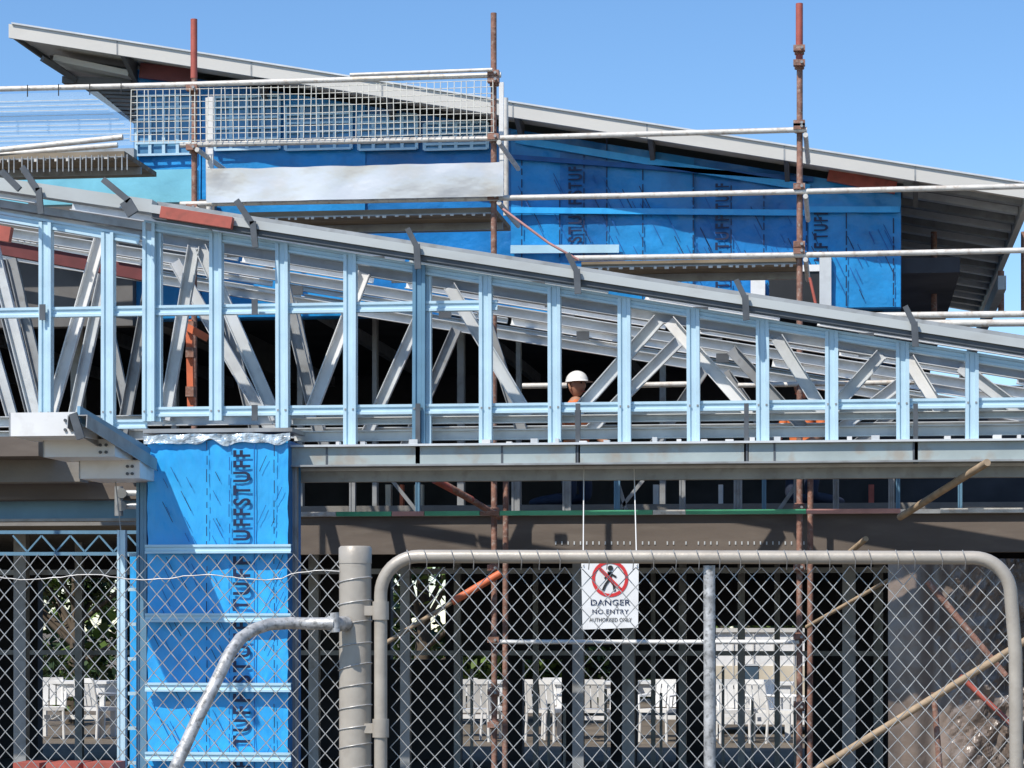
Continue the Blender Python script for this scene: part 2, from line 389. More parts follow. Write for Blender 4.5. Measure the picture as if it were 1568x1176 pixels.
for s0,s1,t in [(690,828,'UFFSTUFF'),(852,936,'TUFF'),(952,1046,'STUFF'),(1062,1144,'TUFF'),(1166,1300,'STUFFTUFF')]:
    vtext(b,t,X(385,v),yy,Z(330,s1,v),Z(330,s0,v),.118,'ink')
b.box(X(390,v),X(391.5,v),yy-.001,yy,0,zT-.04,'line_fold_shade')
for px in (318,352.5,421):
    z=0
    while z<zT-.05:
        L=random.uniform(.04,.09); x=X(px,v)+random.uniform(-.002,.002); b.box(x-.0028,x+.0028,yy-.001,yy,z,z+L,'ink' if px!=352.5 else 'line_fold_shade'); z+=L+random.uniform(.015,.05)
for x0p,x1p in [(232,312),(322,348),(392,436)]:
    for k in range(34 if x0p==232 else 16):
        px=random.uniform(x0p,x1p-12); y=random.uniform(690,1200); L=random.uniform(12,34)
        sgn= -1 if x0p==392 else 1
        p=P(px if sgn>0 else px+L*.45,y,yy); q=P(px+L*.5 if sgn>0 else px,y+L,yy)
        b.beam((p.x,yy,p.z),(q.x,yy,q.z),.0040,.001,'ink' if k%3==0 else 'line_fold_shade')  # slashes paint the dark lines cast by folds in the wrap
b.build('wrap_print_fold_shade',col)
b=B()
for y in (841,946,1052,1158,1264):
    z=Z(330,y,v); b.stud((X(229,v)-.01,v-.055,z),(X(449,v),v-.055,z),.058,.05,'batten')
b.build('battens',col)
b=B()
for y in range(850,1300,53):
    z=Z(210,y,17.0); b.box(X(199,17),X(222,17),16.95,17.0,z-.01,z+.012,'frame')
b.box(X(199,17.06),X(214,17.06),17.06,17.5,0,Z(200,852,17),'wrap')
b.stud((X(218,16.9),16.9,0),(X(218,16.9),16.9,Z(200,700,17)),.07,.05,'framed')
b.build('side_return',col)
b=B(); nx=40; vs=[];fs=[]
for j in range(6):
    for i in range(nx+1):
        x=lerp(xL-.02,xR+.02,i/nx); zz=lerp(zT-.030+noise.noise(Vector((x*9,0,0)))*.05,zT+.03+noise.noise(Vector((x*6,5,0)))*.02,j/5)
        vs.append((x,v-.03+noise.noise(Vector((x*20,zz*20,3)))*.02,zz))
for j in range(5):
    for i in range(nx): a=j*(nx+1)+i; fs.append((a,a+1,a+nx+2,a+nx+1))
b.add(vs,fs,'clear',False)
b.box(xL-.03,xR+.03,v-.005,v+.4,Z(330,662,v),Z(330,656,v),'galvd')
b.stud((X(449,16.95),16.95,0),(X(449,16.95),16.95,Z(449,700,17)),.06,.05,'galvd')
b.build('capping',col)
b=B(); b.stud((X(187,16.8),16.8,0),(X(187,16.8),16.8,Z(187,812,16.8)),.055,.05,'frame'); b.beam(P(168,655,16.8),P(185,812,16.8),.006,.006,'galvd'); b.build('steel_stud')

# ---------------------------------------------------------------- upper storey
ub=empty('upper_storey_building')
WV=22.5; RV=22.0
R0,R1=P(20,42,RV),P(1570,286,RV)
def zr_(x): return R0.z+(R1.z-R0.z)*(x-R0.x)/(R1.x-R0.x)
b=B()
xa,xb=X(205,WV),X(1380,WV); z0=Z(1000,478,WV)
def wallpoly(b,xa,xb,v,z0,top,m,t=.15):
    vs=[(xa,v,z0),(xb,v,z0),(xb,v,top(xb)),(xa,v,top(xa)),(xa,v+t,z0),(xb,v+t,z0),(xb,v+t,top(xb)),(xa,v+t,top(xa))]
    b.add(vs,[(0,1,2,3),(5,4,7,6),(4,0,3,7),(1,5,6,2),(3,2,6,7),(4,5,1,0)],m)
wallpoly(b,xa,xb,WV,z0,lambda x:zr_(x)-.11,'wrap_shade')
b.box(xb-.15,xb,WV+.15,29,z0,zr_(xb)-.13,'wrap_shade')
b.box(xa,xa+.15,WV+.15,29,z0,zr_(xa)-.13,'soffit')
def sheet(pa,pb,y0,m,dy):
    nx,nz=18,28; vs=[];fs=[]
    x0,x1=X(pa,WV),X(pb,WV)
    for j in range(nz+1):
        for i in range(nx+1):
            x=lerp(x0,x1,i/nx); zt=min(zr_(x)-.115,Z(pa,y0,WV)); z=lerp(z0+.01,zt,j/nz)
            vs.append((x,WV-dy-.008-abs(noise.noise(Vector((x*4+z*3,z*2,dy*90))))*.026,z))
    for j in range(nz):
        for i in range(nx): a=j*(nx+1)+i; fs.append((a,a+1,a+nx+2,a+nx+1))
    b.add(vs,fs,m,True)
sheet(783,858,150,'wrapm',.004); sheet(930,1063,150,'wrapm',.006); sheet(1120,1236,150,'wrap_shade',.004); sheet(1238,1379,150,'wrapm',.008); sheet(858,930,150,'wrap_shade',.009); sheet(310,560,150,'wrapm',.004); sheet(207,308,150,'wrapm',.004)
b.build('walls',ub)
b=B(); y=WV-.046
for px,y0,y1 in [(858,300,395),(930,225,395),(985,260,470),(1062,285,470),(1120,300,470),(1235,295,470),(1296,325,470),(895,235,395),(1170,300,400),(1368,330,470),(800,240,395)]:
    x=X(px,WV); z=Z(px,y1,WV)
    while z<Z(px,y0,WV):
        L=random.uniform(.05,.14); b.box(x-.005,x+.005,y-.001,y,z,z+L,'ink'); z+=L+random.uniform(.01,.04)
for k in range(150):
    px=random.uniform(790,1365); yy0=random.uniform(245,455); L=random.uniform(12,40)
    p=P(px,yy0,y); q=P(px+L*.5,yy0+L,y)
    if yy0>200+.16*(px-780)+45: b.beam((p.x,y,p.z),(q.x,y,q.z),.0065,.002,'ink' if k%3==0 else 'line_fold_shade')  # fold shade painted as thin dark slashes on the wall wrap
for px,pairs in [(892,[(246,300),(306,372)]),(1117,[(282,330),(331,384),(392,455)]),(1268,[(323,368),(373,425)])]:
    for s0,s1 in pairs: vtext(b,'STUFF' if s0%2==0 else 'TUFF',X(px,WV),y-.002,Z(px,s1,WV),Z(px,s0,WV),.12,'ink')
b.build('wall_print_fold_shade',ub)
b=B()
for p0,p1,w,m in [((780,240),(1245,275),.04,'line_fold_shade'),((790,214),(1240,288),.06,'wrap'),((1238,321),(1378,321),.05,'wrap'),((782,382),(948,381),.07,'batten'),((783,322),(1232,326),.05,'wrap')]:
    p=P(*p0,WV-.07); q=P(*p1,WV-.07); b.beam(p,q,w,.03,m)
for a,c2,y0,y1,m in [(212,296,150,240,'louvre'),(332,430,152,232,'louvre'),(440,540,165,232,'louvre'),(552,640,180,232,'louvre'),(652,748,192,232,'louvre')]:
    x0,x1=X(a,WV),X(c2,WV); zA,zB=Z(a,y1,WV),Z(a,y0,WV)
    b.box(x0,x1,WV-.055,WV-.003,zA,zB,m)
    n=4
    for i in range(n+1): x=lerp(x0,x1,i/n); b.box(x-.014,x+.014,WV-.08,WV-.056,zA,zB,'frame')
    for i in range(6): z=lerp(zA,zB,i/5); b.box(x0,x1,WV-.086,WV-.081,z-.010,z+.010,'frame')
b.box(X(-80,21.9),X(300,21.9),21.9,22.0,Z(150,312,21.9),Z(150,262,21.9),'wrapl')
b.box(X(-80,22.2),X(205,22.2),22.2,22.3,Z(150,258,22.2),Z(150,228,22.2),'galvd')
b.box(X(1178,WV),X(1255,WV),WV-.065,WV-.045,Z(1200,478,WV),Z(1200,412,WV),'black')
b.box(X(1255,WV),X(1273,WV),WV-.08,WV-.046,Z(1200,478,WV),Z(1200,395,WV),'galv')
b.box(X(1178,WV),X(1255,WV),WV-.08,WV-.066,Z(1200,418,WV),Z(1200,408,WV),'white')
b.box(X(1150,WV),X(1172,WV),WV-.08,WV-.046,Z(1200,462,WV),Z(1200,430,WV),'white')
b.beam(P(1268,268,WV-.09),P(1372,288,WV-.09),.10,.05,'red')
b.beam(P(215,108,WV-.09),P(300,118,WV-.09),.13,.05,'maroon')
b.build('wall_fittings',ub)
b=B(); D1=30.0
def slab(b,xa,xb,y0,y1,oT,oB,m):
    vs=[(xa,y0,zr_(xa)+oB),(xb,y0,zr_(xb)+oB),(xb,y1,zr_(xb)+oB),(xa,y1,zr_(xa)+oB),(xa,y0,zr_(xa)+oT),(xb,y0,zr_(xb)+oT),(xb,y1,zr_(xb)+oT),(xa,y1,zr_(xa)+oT)]
    b.add(vs,[(0,3,2,1),(4,5,6,7),(0,1,5,4),(1,2,6,5),(2,3,7,6),(3,0,4,7)],m)
rx0,rx1=R0.x,R1.x
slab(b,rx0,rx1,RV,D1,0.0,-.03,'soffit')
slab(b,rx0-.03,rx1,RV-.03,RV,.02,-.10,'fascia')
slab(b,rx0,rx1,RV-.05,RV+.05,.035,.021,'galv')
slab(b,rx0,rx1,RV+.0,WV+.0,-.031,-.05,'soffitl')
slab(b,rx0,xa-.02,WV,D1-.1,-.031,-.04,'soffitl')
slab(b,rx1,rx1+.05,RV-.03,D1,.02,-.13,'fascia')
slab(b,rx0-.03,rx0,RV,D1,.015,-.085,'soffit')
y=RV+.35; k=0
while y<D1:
    slab(b,xb+.02,rx1-.005,y,y+.12,-.031,-.09,'galv' if k%2 else 'galvd'); y+=.5; k+=1  # rib colours lightened to stand for bounced light
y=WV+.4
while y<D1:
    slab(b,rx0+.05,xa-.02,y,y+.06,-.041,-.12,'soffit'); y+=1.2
for px in (180,385,585,785,990,1200,1400):
    x=P(px,100,RV).x
    vs=[(x,RV+.0,zr_(x)-.05),(x,WV,zr_(x)-.05),(x,WV,zr_(x)-.24),(x+.04,RV+.0,zr_(x)-.05),(x+.04,WV,zr_(x)-.05),(x+.04,WV,zr_(x)-.24),]
    b.add(vs,[(0,1,2),(5,4,3),(0,2,5,3),(0,3,4,1),(1,4,5,2)],'soffit')
    vs=[(x,RV-.034,zr_(x)-.10),(x+.012,RV-.034,zr_(x)-.10),(x+.012,RV-.034,zr_(x)+.02),(x,RV-.034,zr_(x)+.02)]
    b.add(vs,[(0,1,2,3)],'galvd')
b.build('roof',ub)
b=B()
p,q=P(92,95,22.6),P(206,119,22.6); b.beam(p,q,.05,.4,'fascia')
b.beam(P(65,90,22.3),P(115,122,22.6),.05,.05,'soffit')
b.beam(P(100,125,22.7),P(206,128,22.7),.06,.2,'soffit')
for i in range(9):
    x=150+i*6; b.beam(P(x,136+i*6,22.4),P(208,138+i*6,22.4),.02,.03,'soffit')
b.build('eave_brackets',ub)

# ---------------------------------------------------------------- scaffolding
sc=empty('scaffolding'); SV=20.5; SB=21.5
b=B()
def std(px,ytop,v,mt,zb=0,red=None):
    x=X(px,v); zt=Z(px,ytop,v); b.tube([(x,v,zb),(x+random.uniform(-.01,.01),v,zt)],.024,mt,10)
    if red: zr0=Z(px,red,v); b.tube([(x,v,zr0),(x,v,zt+.003)],.028,'red',10)
    return x
sx=[std(297,30,SV,'rust',red=120),std(757,20,SV,'rust'),std(1224,6,SV,'rust',red=92),std(1690,0,SV,'rust')]
std(297-466,60,SV,'rust')
std(320,150,SB,'tube',zb=Z(320,330,SB)); std(775,150,SB,'tube',zb=Z(775,330,SB)); std(1705,330,SB,'rust')
std(1240,700,SB,'rust'); std(773,700,SB,'rust')
b.build('standards',sc)
b=B()
xN=X(-170,SV)
rail=[(117,xN,sx[1],'tube'),(212,sx[0]-.1,sx[2],'tube'),(304,sx[0]-.1,sx[3],'tube'),(399,X(880,SV),sx[3],'tube')]
for y,a,c2,m in rail:
    z=Z(757,y,SV); b.tube([(a,SV-.05,z),((a+c2)/2,SV-.05,z-.008),(c2+.06,SV-.05,z)],.022,m,10)
b.tube([(X(540,SV),SV-.11,Z(757,117,SV)+.02),(sx[1],SV-.11,Z(757,117,SV)+.03)],.015,'tube',8)
b.tube([P(-80,238,SV),P(188,210,SV)],.024,'tube')
b.tube([P(-80,243,SB),P(180,222,SB)],.024,'tube')
b.tube([P(1300,484,SV),P(1640,480,SV)],.026,'tube'); b.tube([P(1300,496,SB),P(1640,494,SB)],.03,'tube')
b.tube([P(800,591,SV),P(868,590,SV)],.022,'tube'); b.tube([P(960,590,SV),P(1060,588,SV)],.022,'tube'); b.tube([P(1130,590,SV),P(1400,585,SV)],.02,'tube')
z=Z(1000,983,SV); b.tube([(sx[1],SV-.05,z),(sx[2],SV-.05,z)],.018,'white')
for y in (212,304,399):
    z=Z(757,y,SV); 
    for x in sx[:]: 
        if y==399 and x<sx[1]: continue
        b.tube([(x+.05,SV-.1,z-.05),(x+.05,SB+.1,z-.05)],.02,'tube',8)
b.build('ledgers',sc)
b=B()
for x,ys in zip(sx,[(125,217,310),(115,125,212,304,720,784,870,980,1060,1110),(90,112,203,208,298,395,385,700,780,870,975,1080),(100,200,300)]):
    for y in ys:
        z=Z(757,y,SV)
        b.tube([(x,SV-.0,z-.035),(x,SV,z+.035)],.038,'rust',10)
        b.box(x-.045,x+.045,SV-.085,SV-.02,z-.02,z+.025,'rust')
        b.tube([(x+.02,SV-.11,z),(x+.02,SV-.04,z)],.012,'galvd',6)
b.build('couplers',sc)
b=B()
def deck(xa,xb,z,v0,v1):
    n=4; w=(v1-v0)/n
    for i in range(n): b.box(xa,xb,v0+i*w+.006,v0+(i+1)*w-.006,z-.04,z,'plank')
    x=xa+.03
    while x<xb:
        b.box(x,x+random.uniform(.015,.035),v0-.004,v0+.004,z-.06-random.uniform(0,.012),z-.05,'tube'); x+=random.uniform(.05,.11)
    b.box(xa,xb,v0,v0+.03,z-.05,z-.041,'galvd'); b.box(xa,xb,v0+.5,v0+.53,z-.10,z-.041,'galvd')
deck(X(372,SV),sx[1],Z(757,317,SV),SV,SB); deck(X(890,SV),sx[2],Z(757,403,SV),SV,SB)
deck(X(-60,SV),X(190,SV),Z(150,232,SV),SV,SB)
for i in range(50):
    px=-40+i*9+random.uniform(-2,2)
    if px<200: b.box(X(px,SV),X(px+1.6,SV),SV-.02,SV-.01,Z(150,262,SV),Z(150,238,SV),'galvd')
b.build('decks',sc)
b=B()
zA,zB=Z(757,206,SV),Z(757,126,SV); xA,xB=X(205,SV),sx[1]
n=56
for i in range(n+1):
    x=lerp(xA,xB,i/n)+random.uniform(-.006,.006); b.beam((x,SV-.088,zA+random.uniform(-.03,0)),(x+random.uniform(-.012,.012),SV-.088,zB),.0058,.004,'gmesh')
for j in range(9):
    z=lerp(zA,zB,j/8); dz=random.uniform(-.008,.008); b.tube([(xA,SV-.083,z),(lerp(xA,xB,.5),SV-.083,z+dz-.01),(xB,SV-.083,z)],.003,'gmesh',5)
for i in range(70):
    x=lerp(sx[0]+.1,sx[1],i/70)+random.uniform(-.01,.01); h=random.uniform(.03,.10); zz=Z(757,247,SV); b.box(x,x+.012,SB-.4,SB-.39,zz,zz+h,'gmesh')
for i in range(5):
    x=lerp(X(0,SV),X(190,SV),i/4.); b.box(x-.004,x+.004,SV-.09,SV-.085,Z(100,150,SV),Z(100,132,SV),'black')
b.build('mesh_guard',sc)
b=B()
za,zb_=Z(757,300,SV-.15),Z(757,248,SV-.15); nx=90; vs=[];fs=[]
for j in range(11):
    for i in range(nx+1):
        x=lerp(X(316,SV-.12),X(771,SV-.12),i/nx); z=lerp(za,zb_,j/10); vs.append((x,SV-.13+noise.noise(Vector((x*2.3,z*3,3)))*.03+noise.noise(Vector((x*6,z*7,9)))*.006,z+(noise.noise(Vector((x*5,7,1)))*.008 if j==10 else 0)))
for j in range(10):
    for i in range(nx): a=j*(nx+1)+i; fs.append((a,a+1,a+nx+2,a+nx+1))
b.add(vs,fs,'panel',True)
b.box(X(318,SV+.25),X(326,SV+.25),SV+.25,SV+.28,Z(757,303,SV+.3),Z(320,150,SV+.3),'white')
b.box(X(764,SV+.25),X(771,SV+.25),SV+.25,SV+.28,Z(757,303,SV+.3),Z(760,128,SV+.3),'white')
b.build('foil_screen',sc)
b=B(); b.add([P(-80,146,SV+.1),P(150,140,SV+.1),P(200,182,SV+.1),P(203,222,SV+.1),P(-80,232,SV+.1)],[(0,4,3,2,1)],'net')
for i in range(9): b.beam(P(-80,158+i*7.5,SV+.09),P(150+min(i*8,48),152+i*7.5,SV+.09),.004,.003,'gmesh')
b.build('debris_netting',sc)
b=B()
b.tube([P(640,718,19.6),P(700,752,19.8),P(765,792,20.4)],.024,'rust'); b.tube([P(665,735,19.6),P(722,765,20)],.027,'red')
b.tube([P(770,320,SV-.1),P(840,372,SV-.15),P(886,398,SV-.1)],.010,'pink',8)
b.tube([P(692,922,SV-.2),P(766,878,SV-.1)],.03,'orange'); b.tube([P(590,985,SV-.5),P(692,922,SV-.2)],.018,'timber')
b.tube([P(1240,1185,17.5),P(1575,978,17.2)],.024,'timber')
b.tube([P(1378,792,17.9),P(1512,708,16.7)],.024,'timber'); b.tube([P(1290,855,18.8),P(1326,825,18.4)],.02,'timber')
b.tube([P(1420,890,17.5),P(1540,1035,17.5)],.022,'rust'); b.tube([P(1470,1035,17.5),P(1550,1110,17.5)],.018,'red')
b.tube([P(1430,1060,17.5),P(1440,1190,17.5)],.02,'rust'); b.tube([P(1235,960,19.5),P(1375,880,18.8)],.014,'timber')
b.tube([P(1240,425,SV),P(1250,470,SV)],.012,'red',8)
for px,y0 in ((1430,355),(1533,415),(1568,355)): b.tube([P(px,y0,24),P(px,480,24)],.028,'rust')
b.build('braces',sc)

# ---------------------------------------------------------------- hanging sign
s=empty('prohibition_sign'); v=16.75
b=B()
A,Bq,C,Dd=P(890,860,v),P(978,862,v),P(977,961,v),P(892,964,v)
off=Vector((0,.012,0))
b.add([A,Dd,C,Bq,A+off,Dd+off,C+off,Bq+off],[(0,1,2,3),(7,6,5,4),(0,4,5,1),(1,5,6,2),(2,6,7,3),(3,7,4,0)],'white')
b.build('board',s)
b=B(); cen=P(934,886,v-.004); R,r=.118,.097; n=40
vs=[];fs=[]
for i in range(n):
    a=i*2*math.pi/n; vs+=[(cen.x+R*math.cos(a),cen.y,cen.z+R*math.sin(a)),(cen.x+r*math.cos(a),cen.y,cen.z+r*math.sin(a))]
for i in range(n): j=(i+1)%n; fs.append((2*i,2*i+1,2*j+1,2*j))
b.add(vs,fs,'signred')
k=.7*r; b.beam((cen.x-k,cen.y-.003,cen.z+k),(cen.x+k,cen.y-.003,cen.z-k),.02,.002,'signred')
c3=cen+Vector((0,-.001,0))
def pic(pts,w):
    for a,c2 in zip(pts[:-1],pts[1:]): b.beam((c3.x+a[0],c3.y,c3.z+a[1]),(c3.x+c2[0],c3.y,c3.z+c2[1]),w,.001,'black')
pic([(0,.045),(-.005,-.005)],.03); pic([(-.005,-.005),(-.03,-.04),(-.045,-.075)],.016); pic([(0,-.005),(.025,-.04),(.03,-.08)],.016); pic([(0,.035),(.04,.01)],.012); pic([(0,.035),(-.035,.0)],.012)
b.add([(c3.x+.003+.018*math.cos(i*.6283),c3.y,c3.z+.068+.018*math.sin(i*.6283)) for i in range(10)],[tuple(range(10))],'black')
x0,x1=P(900,0,v).x,P(970,0,v).x
htext(b,'DANGER',x0+.02,x1-.02,v-.004,Z(934,927,v),Z(934,918,v),'ink'); htext(b,'NO ENTRY',x0+.03,x1-.03,v-.004,Z(934,940,v),Z(934,933,v),'ink'); htext(b,'AUTHORISED ONLY',x0+.01,x1-.01,v-.004,Z(934,952,v),Z(934,946,v),'black')
b.build('graphics',s)
b=B(); b.tube([P(893,866,v-.01),P(894,716,17.2)],.004,'white',6); b.tube([P(975,866,v-.01),P(971,716,17.2)],.004,'white',6); b.build('hanging_wires',s)

# ---------------------------------------------------------------- plastic sheet
b=B(); v=18.; nx,nz=110,90; vs=[];fs=[]
for j in range(nz+1):
    for i in range(nx+1):
        px=lerp(1360,1600,i/nx); x=X(px,v); z=lerp(0.02,Z(1450,856,v),j/nz)
        fold=max(0,(px-1430)/170)
        d=noise.noise(Vector((x*6,z*.6,1)))*.14-abs(noise.noise(Vector((x*9-z*5,z*3+x*2,4))))*.26*fold-abs(noise.noise(Vector((x*20+z*12,z*9,8))))*.08*fold
        vs.append((x,v+d,z))
for j in range(nz):
    for i in range(nx): a=j*(nx+1)+i; fs.append((a,a+1,a+nx+2,a+nx+1))
b.add(vs,fs,'plastic',False); b.build('plastic_sheeting')

# ---------------------------------------------------------------- chain link
def mesh_panel(b,xa,xb,v,z0,z1,p=.0545,h=.062,r=.0016):
    i=0; x=xa
    while x<xb:
        n=int((z1-z0)/(h/2)); vs=[];fs=[]
        for k in range(n+1):
            z=z1-k*h/2; xx=x+(p/2 if (k+i)%2 else 0)
            ddx=.004*math.sin(z*5+x*4)+noise.noise(Vector((xx*3,z*3,v)))*.008; dy=(r if k%2 else -r)+noise.noise(Vector((xx*2,z*2,9)))*.015
            dz=noise.noise(Vector((xx*4,z*4,3)))*.006
            if k==0: dz+=random.uniform(-.004,.004)
            for a in ((1,0),(0,1),(-1,0),(0,-1)): vs.append((xx+ddx+a[0]*r*1.3,v+dy+a[1]*r,z+dz))
        for k in range(n):
            for j in range(4): fs.append((k*4+j,k*4+(j+1)%4,k*4+4+(j+1)%4,k*4+4+j))
        b.add(vs,fs,'mesh',True); x+=p/2; i+=1
GV=8.0
fe=empty('chain_link_fence')
b=B(); mesh_panel(b,X(-220,GV),X(517,GV),GV,.03,Z(300,850,GV)); b.build('wire_mesh',fe)
b=B(); pts=[]
for i in range(60):
    px=lerp(-220,520,i/59); pts.append(P(px,884+4*math.sin(px*.035)+random.uniform(-1,1)-(6 if px>440 else 0),GV-.006))
b.tube(pts,.0020,'mesh',5); b.tube([P(-220,1300,GV),P(520,1300,GV)],.0022,'mesh',5); b.build('strain_wires',fe)
b=B(); xp=X(-230,GV); b.tube([(xp,GV,0),(xp,GV,Z(300,838,GV))],.03,'post',20); b.build('end_post',fe)
po=empty('gate_post'); b=B(); xp=X(542,GV); zt=Z(542,838,GV)
b.tube([(xp,GV+.02,0),(xp,GV+.02,zt)],.050,'post',40)
b.tube([(xp,GV+.02,zt-.05),(xp,GV+.02,zt-.002),(xp,GV+.02,zt+.004)],[.0515,.0515,.046],'post',40)
b.build('shaft',po)
b=B()
for z in [zt-.11-i*.064 for i in range(28)]:
    z+=random.uniform(-.008,.008); tl=random.uniform(.008,.014)
    b.tube([(xp+.0522*math.cos(a),GV+.02+.0522*math.sin(a),z+tl*math.cos(a+.3)) for a in [i*math.pi/12 for i in range(25)]],.0019,'mesh',6,False)
b.build('tie_wires',po)
ga=empty('chain_link_gate'); b=B()
def arc(cx,cy,r,a0,a1,n=10): return [(cx+r*math.cos(math.radians(lerp(a0,a1,i/n))),cy-r*math.sin(math.radians(lerp(a0,a1,i/n)))) for i in range(n+1)]
pp=[(583,1740)]+arc(641,910,58,180,90)+arc(1490,912,58,90,10)+[(1555,1000),(1560,1740)]
b.tube([P(a,c2,GV-.02) for a,c2 in pp],.0205,'post',16)
b.tube([P(1086,866,GV-.0),P(1088,1740,GV)],.018,'mott',14)
b.tube([P(585,1400,GV),P(1558,1400,GV)],.016,'mott',12)
b.build('frame',ga)
b=B(); mesh_panel(b,X(598,GV),X(1545,GV),GV+.012,.06,Z(1000,868,GV)); b.build('wire_mesh',ga)
b=B()
for y in (935,1115): b.tube([P(583,y-14,GV-.02),P(583,y+14,GV-.02)],.026,'post',14); b.beam(P(556,y,GV),P(583,y,GV),.03,.03,'post')
for i in range(26):
    px=620+i*34+random.uniform(-6,6); b.tube([P(px,842,GV-.043),P(px+5,858,GV-.044),P(px+4,872,GV-.01)],.0016,'mesh',5)
b.build('hinges_and_ties',ga)
f2=empty('chain_link_fence'); b=B(); mesh_panel(b,X(1575,GV),X(1760,GV),GV+.01,.03,Z(1000,850,GV)); b.tube([P(1640,1750,GV),P(1640,838,GV)],.045,'post',24); b.build('panel_and_post',f2)
b=B(); pts=[(170,1420),(262,1190),(300,1105),(335,1035),(352,1000),(368,978),(388,964),(412,956),(445,954),(480,955),(512,955)]
b.tube([P(a,c2,lerp(7.5,7.9,min(1,i/8))) for i,(a,c2) in enumerate(pts)],.019,'mott',16)
b.tube([P(512,938,7.9),P(514,968,7.9)],.014,'mott',12); b.tube([P(505,955,7.9),P(530,955,7.97)],.024,'mott',14)
b.box(X(158,7.5),X(182,7.5),7.45,7.55,0,.75,'mott')
b.build('bent_pipe_handrail')

# ---------------------------------------------------------------- yard behind
def shed(name,pa,pb,yt,v,nwin):
    e=empty(name); x0,x1=X(pa,v),X(pb,v); zt=Z(pa,yt,v); b=B()
    b.box(x0,x1,v,v+2,.15,zt,'white'); b.box(x0-.05,x1+.05,v-.05,v+2.05,zt,zt+.06,'fascia')
    b.box(x0,x1,v-.02,v-.0,zt-.95,zt-.5,'cream')
    for i in range(int((x1-x0)/.3)): b.box(x0+i*.3,x0+i*.3+.02,v-.032,v-.021,.15,zt,'fascia')
    b.build('body',e); b=B()
    w=(x1-x0)/nwin
    for i in range(nwin):
        a=x0+i*w+w*.6; b.box(a,a+w*.25,v-.04,v-.033,zt-.8,zt-.5,'glass'); b.box(a-.02,a+w*.25+.02,v-.05,v-.0401,zt-.5,zt-.47,'galv')
    b.build('windows',e); b=B()
    for x in (x0+.1,x1-.3): b.box(x,x+.2,v+.1,v+.4,0,.15,'concrete')
    b.build('footings',e)
shed('portable_site_shed',1060,1420,968,39,3)
def chair(px,v,rot,z=0):
    b=B(); 
    for sx_ in(-.21,.21):
        b.tube([(sx_,-.2,0),(sx_*.95,-.19,.44)],.02,'white',8); b.tube([(sx_,.22,0),(sx_*.95,.19,.44),(sx_*.9,.27,.85)],.02,'white',8)
        b.tube([(sx_*1.08,-.19,.44),(sx_*1.12,-.18,.64),(sx_*1.1,.22,.66)],.02,'white',8)
    b.box(-.21,.21,-.21,.2,.41,.46,'white')
    for i in range(4): b.beam((-.15+i*.1,.2,.48),(-.15+i*.1,.27,.82),.08,.012,'white')
    b.beam((-.2,.27,.84),(.2,.27,.84),.07,.02,'white')
    o=b.build('white_plastic_chair'); o.location=(X(px,v),v,z); o.rotation_euler=(0,0,rot)
def table(px,v):
    b=B(); b.box(-.6,.6,-.35,.35,.78,.82,'white'); b.box(-.56,.56,-.31,.31,.60,.779,'white')
    for x in(-.52,.52):
        for y in(-.28,.28): b.beam((x,y,0),(x,y,.60),.07,.07,'white')
    b.beam((-.52,-.28,.3),(.52,-.28,.3),.06,.03,'white')
    o=b.build('white_trestle_table'); o.location=(X(px,v),v,0)
table(112,36.8); chair(75,36.2,.3); chair(150,36.2,2.6)
for px,v,r in [(725,36.1,3.3),(752,36.9,2.),(835,36.1,2.9),(855,36.9,.2),(908,36.2,3.1),(1010,36.4,-.4),(1120,36.1,.3),(1165,36.5,2.7),(1205,36.1,1.2)]: chair(px,v,r)
table(915,37.4); table(1010,37.8); table(1150,37.2); table(735,37.8)
b=B(); v=29
for px in (838,862,925,1010,1105,1150,1215,720):
    b.box(X(px,v),X(px+4,v),v,v+.05,0,random.uniform(.6,1.2),'galvd')
b.build('rack_of_props')
b=B(); v=16.2
for a,c2 in ((20,60),(70,120),(128,172)): b.box(X(a,v),X(c2,v),v,v+.3,Z(a,1185,v),Z(a,1168,v),'red')
for a in (30,160): b.box(X(a,v)-.04,X(a,v)+.04,v+.05,v+.2,0,Z(a,1185,v),'red')
b.build('red_barrier')

def tree(px,v,h,r,seed):
    rnd=random.Random(seed); e=empty('gum_tree'); x=X(px,v); b=B()
    top=Vector((x+.2,v,h*.75)); b.tube([(x,v,0),(x+.1,v,h*.3),(x+.05,v+.1,h*.55),top],[.16,.12,.08,.03],'bark',9)
    cl=[]
    for i in range(18):
        a=rnd.uniform(0,6.28); z=rnd.uniform(h*.15,h*.9); rr=rnd.uniform(.2,1)*r
        c4=Vector((x+rr*math.cos(a),v+rr*math.sin(a),z)); cl.append((c4,rnd.uniform(.4,.9)*r*.5))
        b.tube([(x+.05,v,z*.6),(x+rr*.5*math.cos(a),v+rr*.5*math.sin(a),z*.85),c4],[.05,.035,.012],'bark',6)
    b.build('trunk_and_limbs',e); b=B()
    for i in range(6500):
        ci=rnd.randrange(len(cl)); c4,R2=cl[ci]; d=Vector((rnd.gauss(0,1),rnd.gauss(0,1),rnd.gauss(0,.8)))*R2*.5; p=c4+d
        if p.z<.2: continue
        s1=rnd.uniform(.05,.12); u=Vector((rnd.uniform(-1,1),rnd.uniform(-1,1),rnd.uniform(-1,1))).normalized(); w=u.cross(Vector((rnd.uniform(-1,1),.3,1))).normalized()*s1*.5; u*=s1
        b.add([p-u,p-w,p+u,p+w],[(0,1,2,3)],'leaf' if (rnd.random()<.75)==(ci%3!=0) else 'leafd')
    b.build('foliage',e)
tree(110,42,4.8,1.8,1); tree(640,42,5.2,1.8,2); tree(900,46,4.6,1.9,3); tree(1140,46,4.4,1.6,4); tree(780,44,4.,1.5,5)
rnd=random.Random(3); b=B()
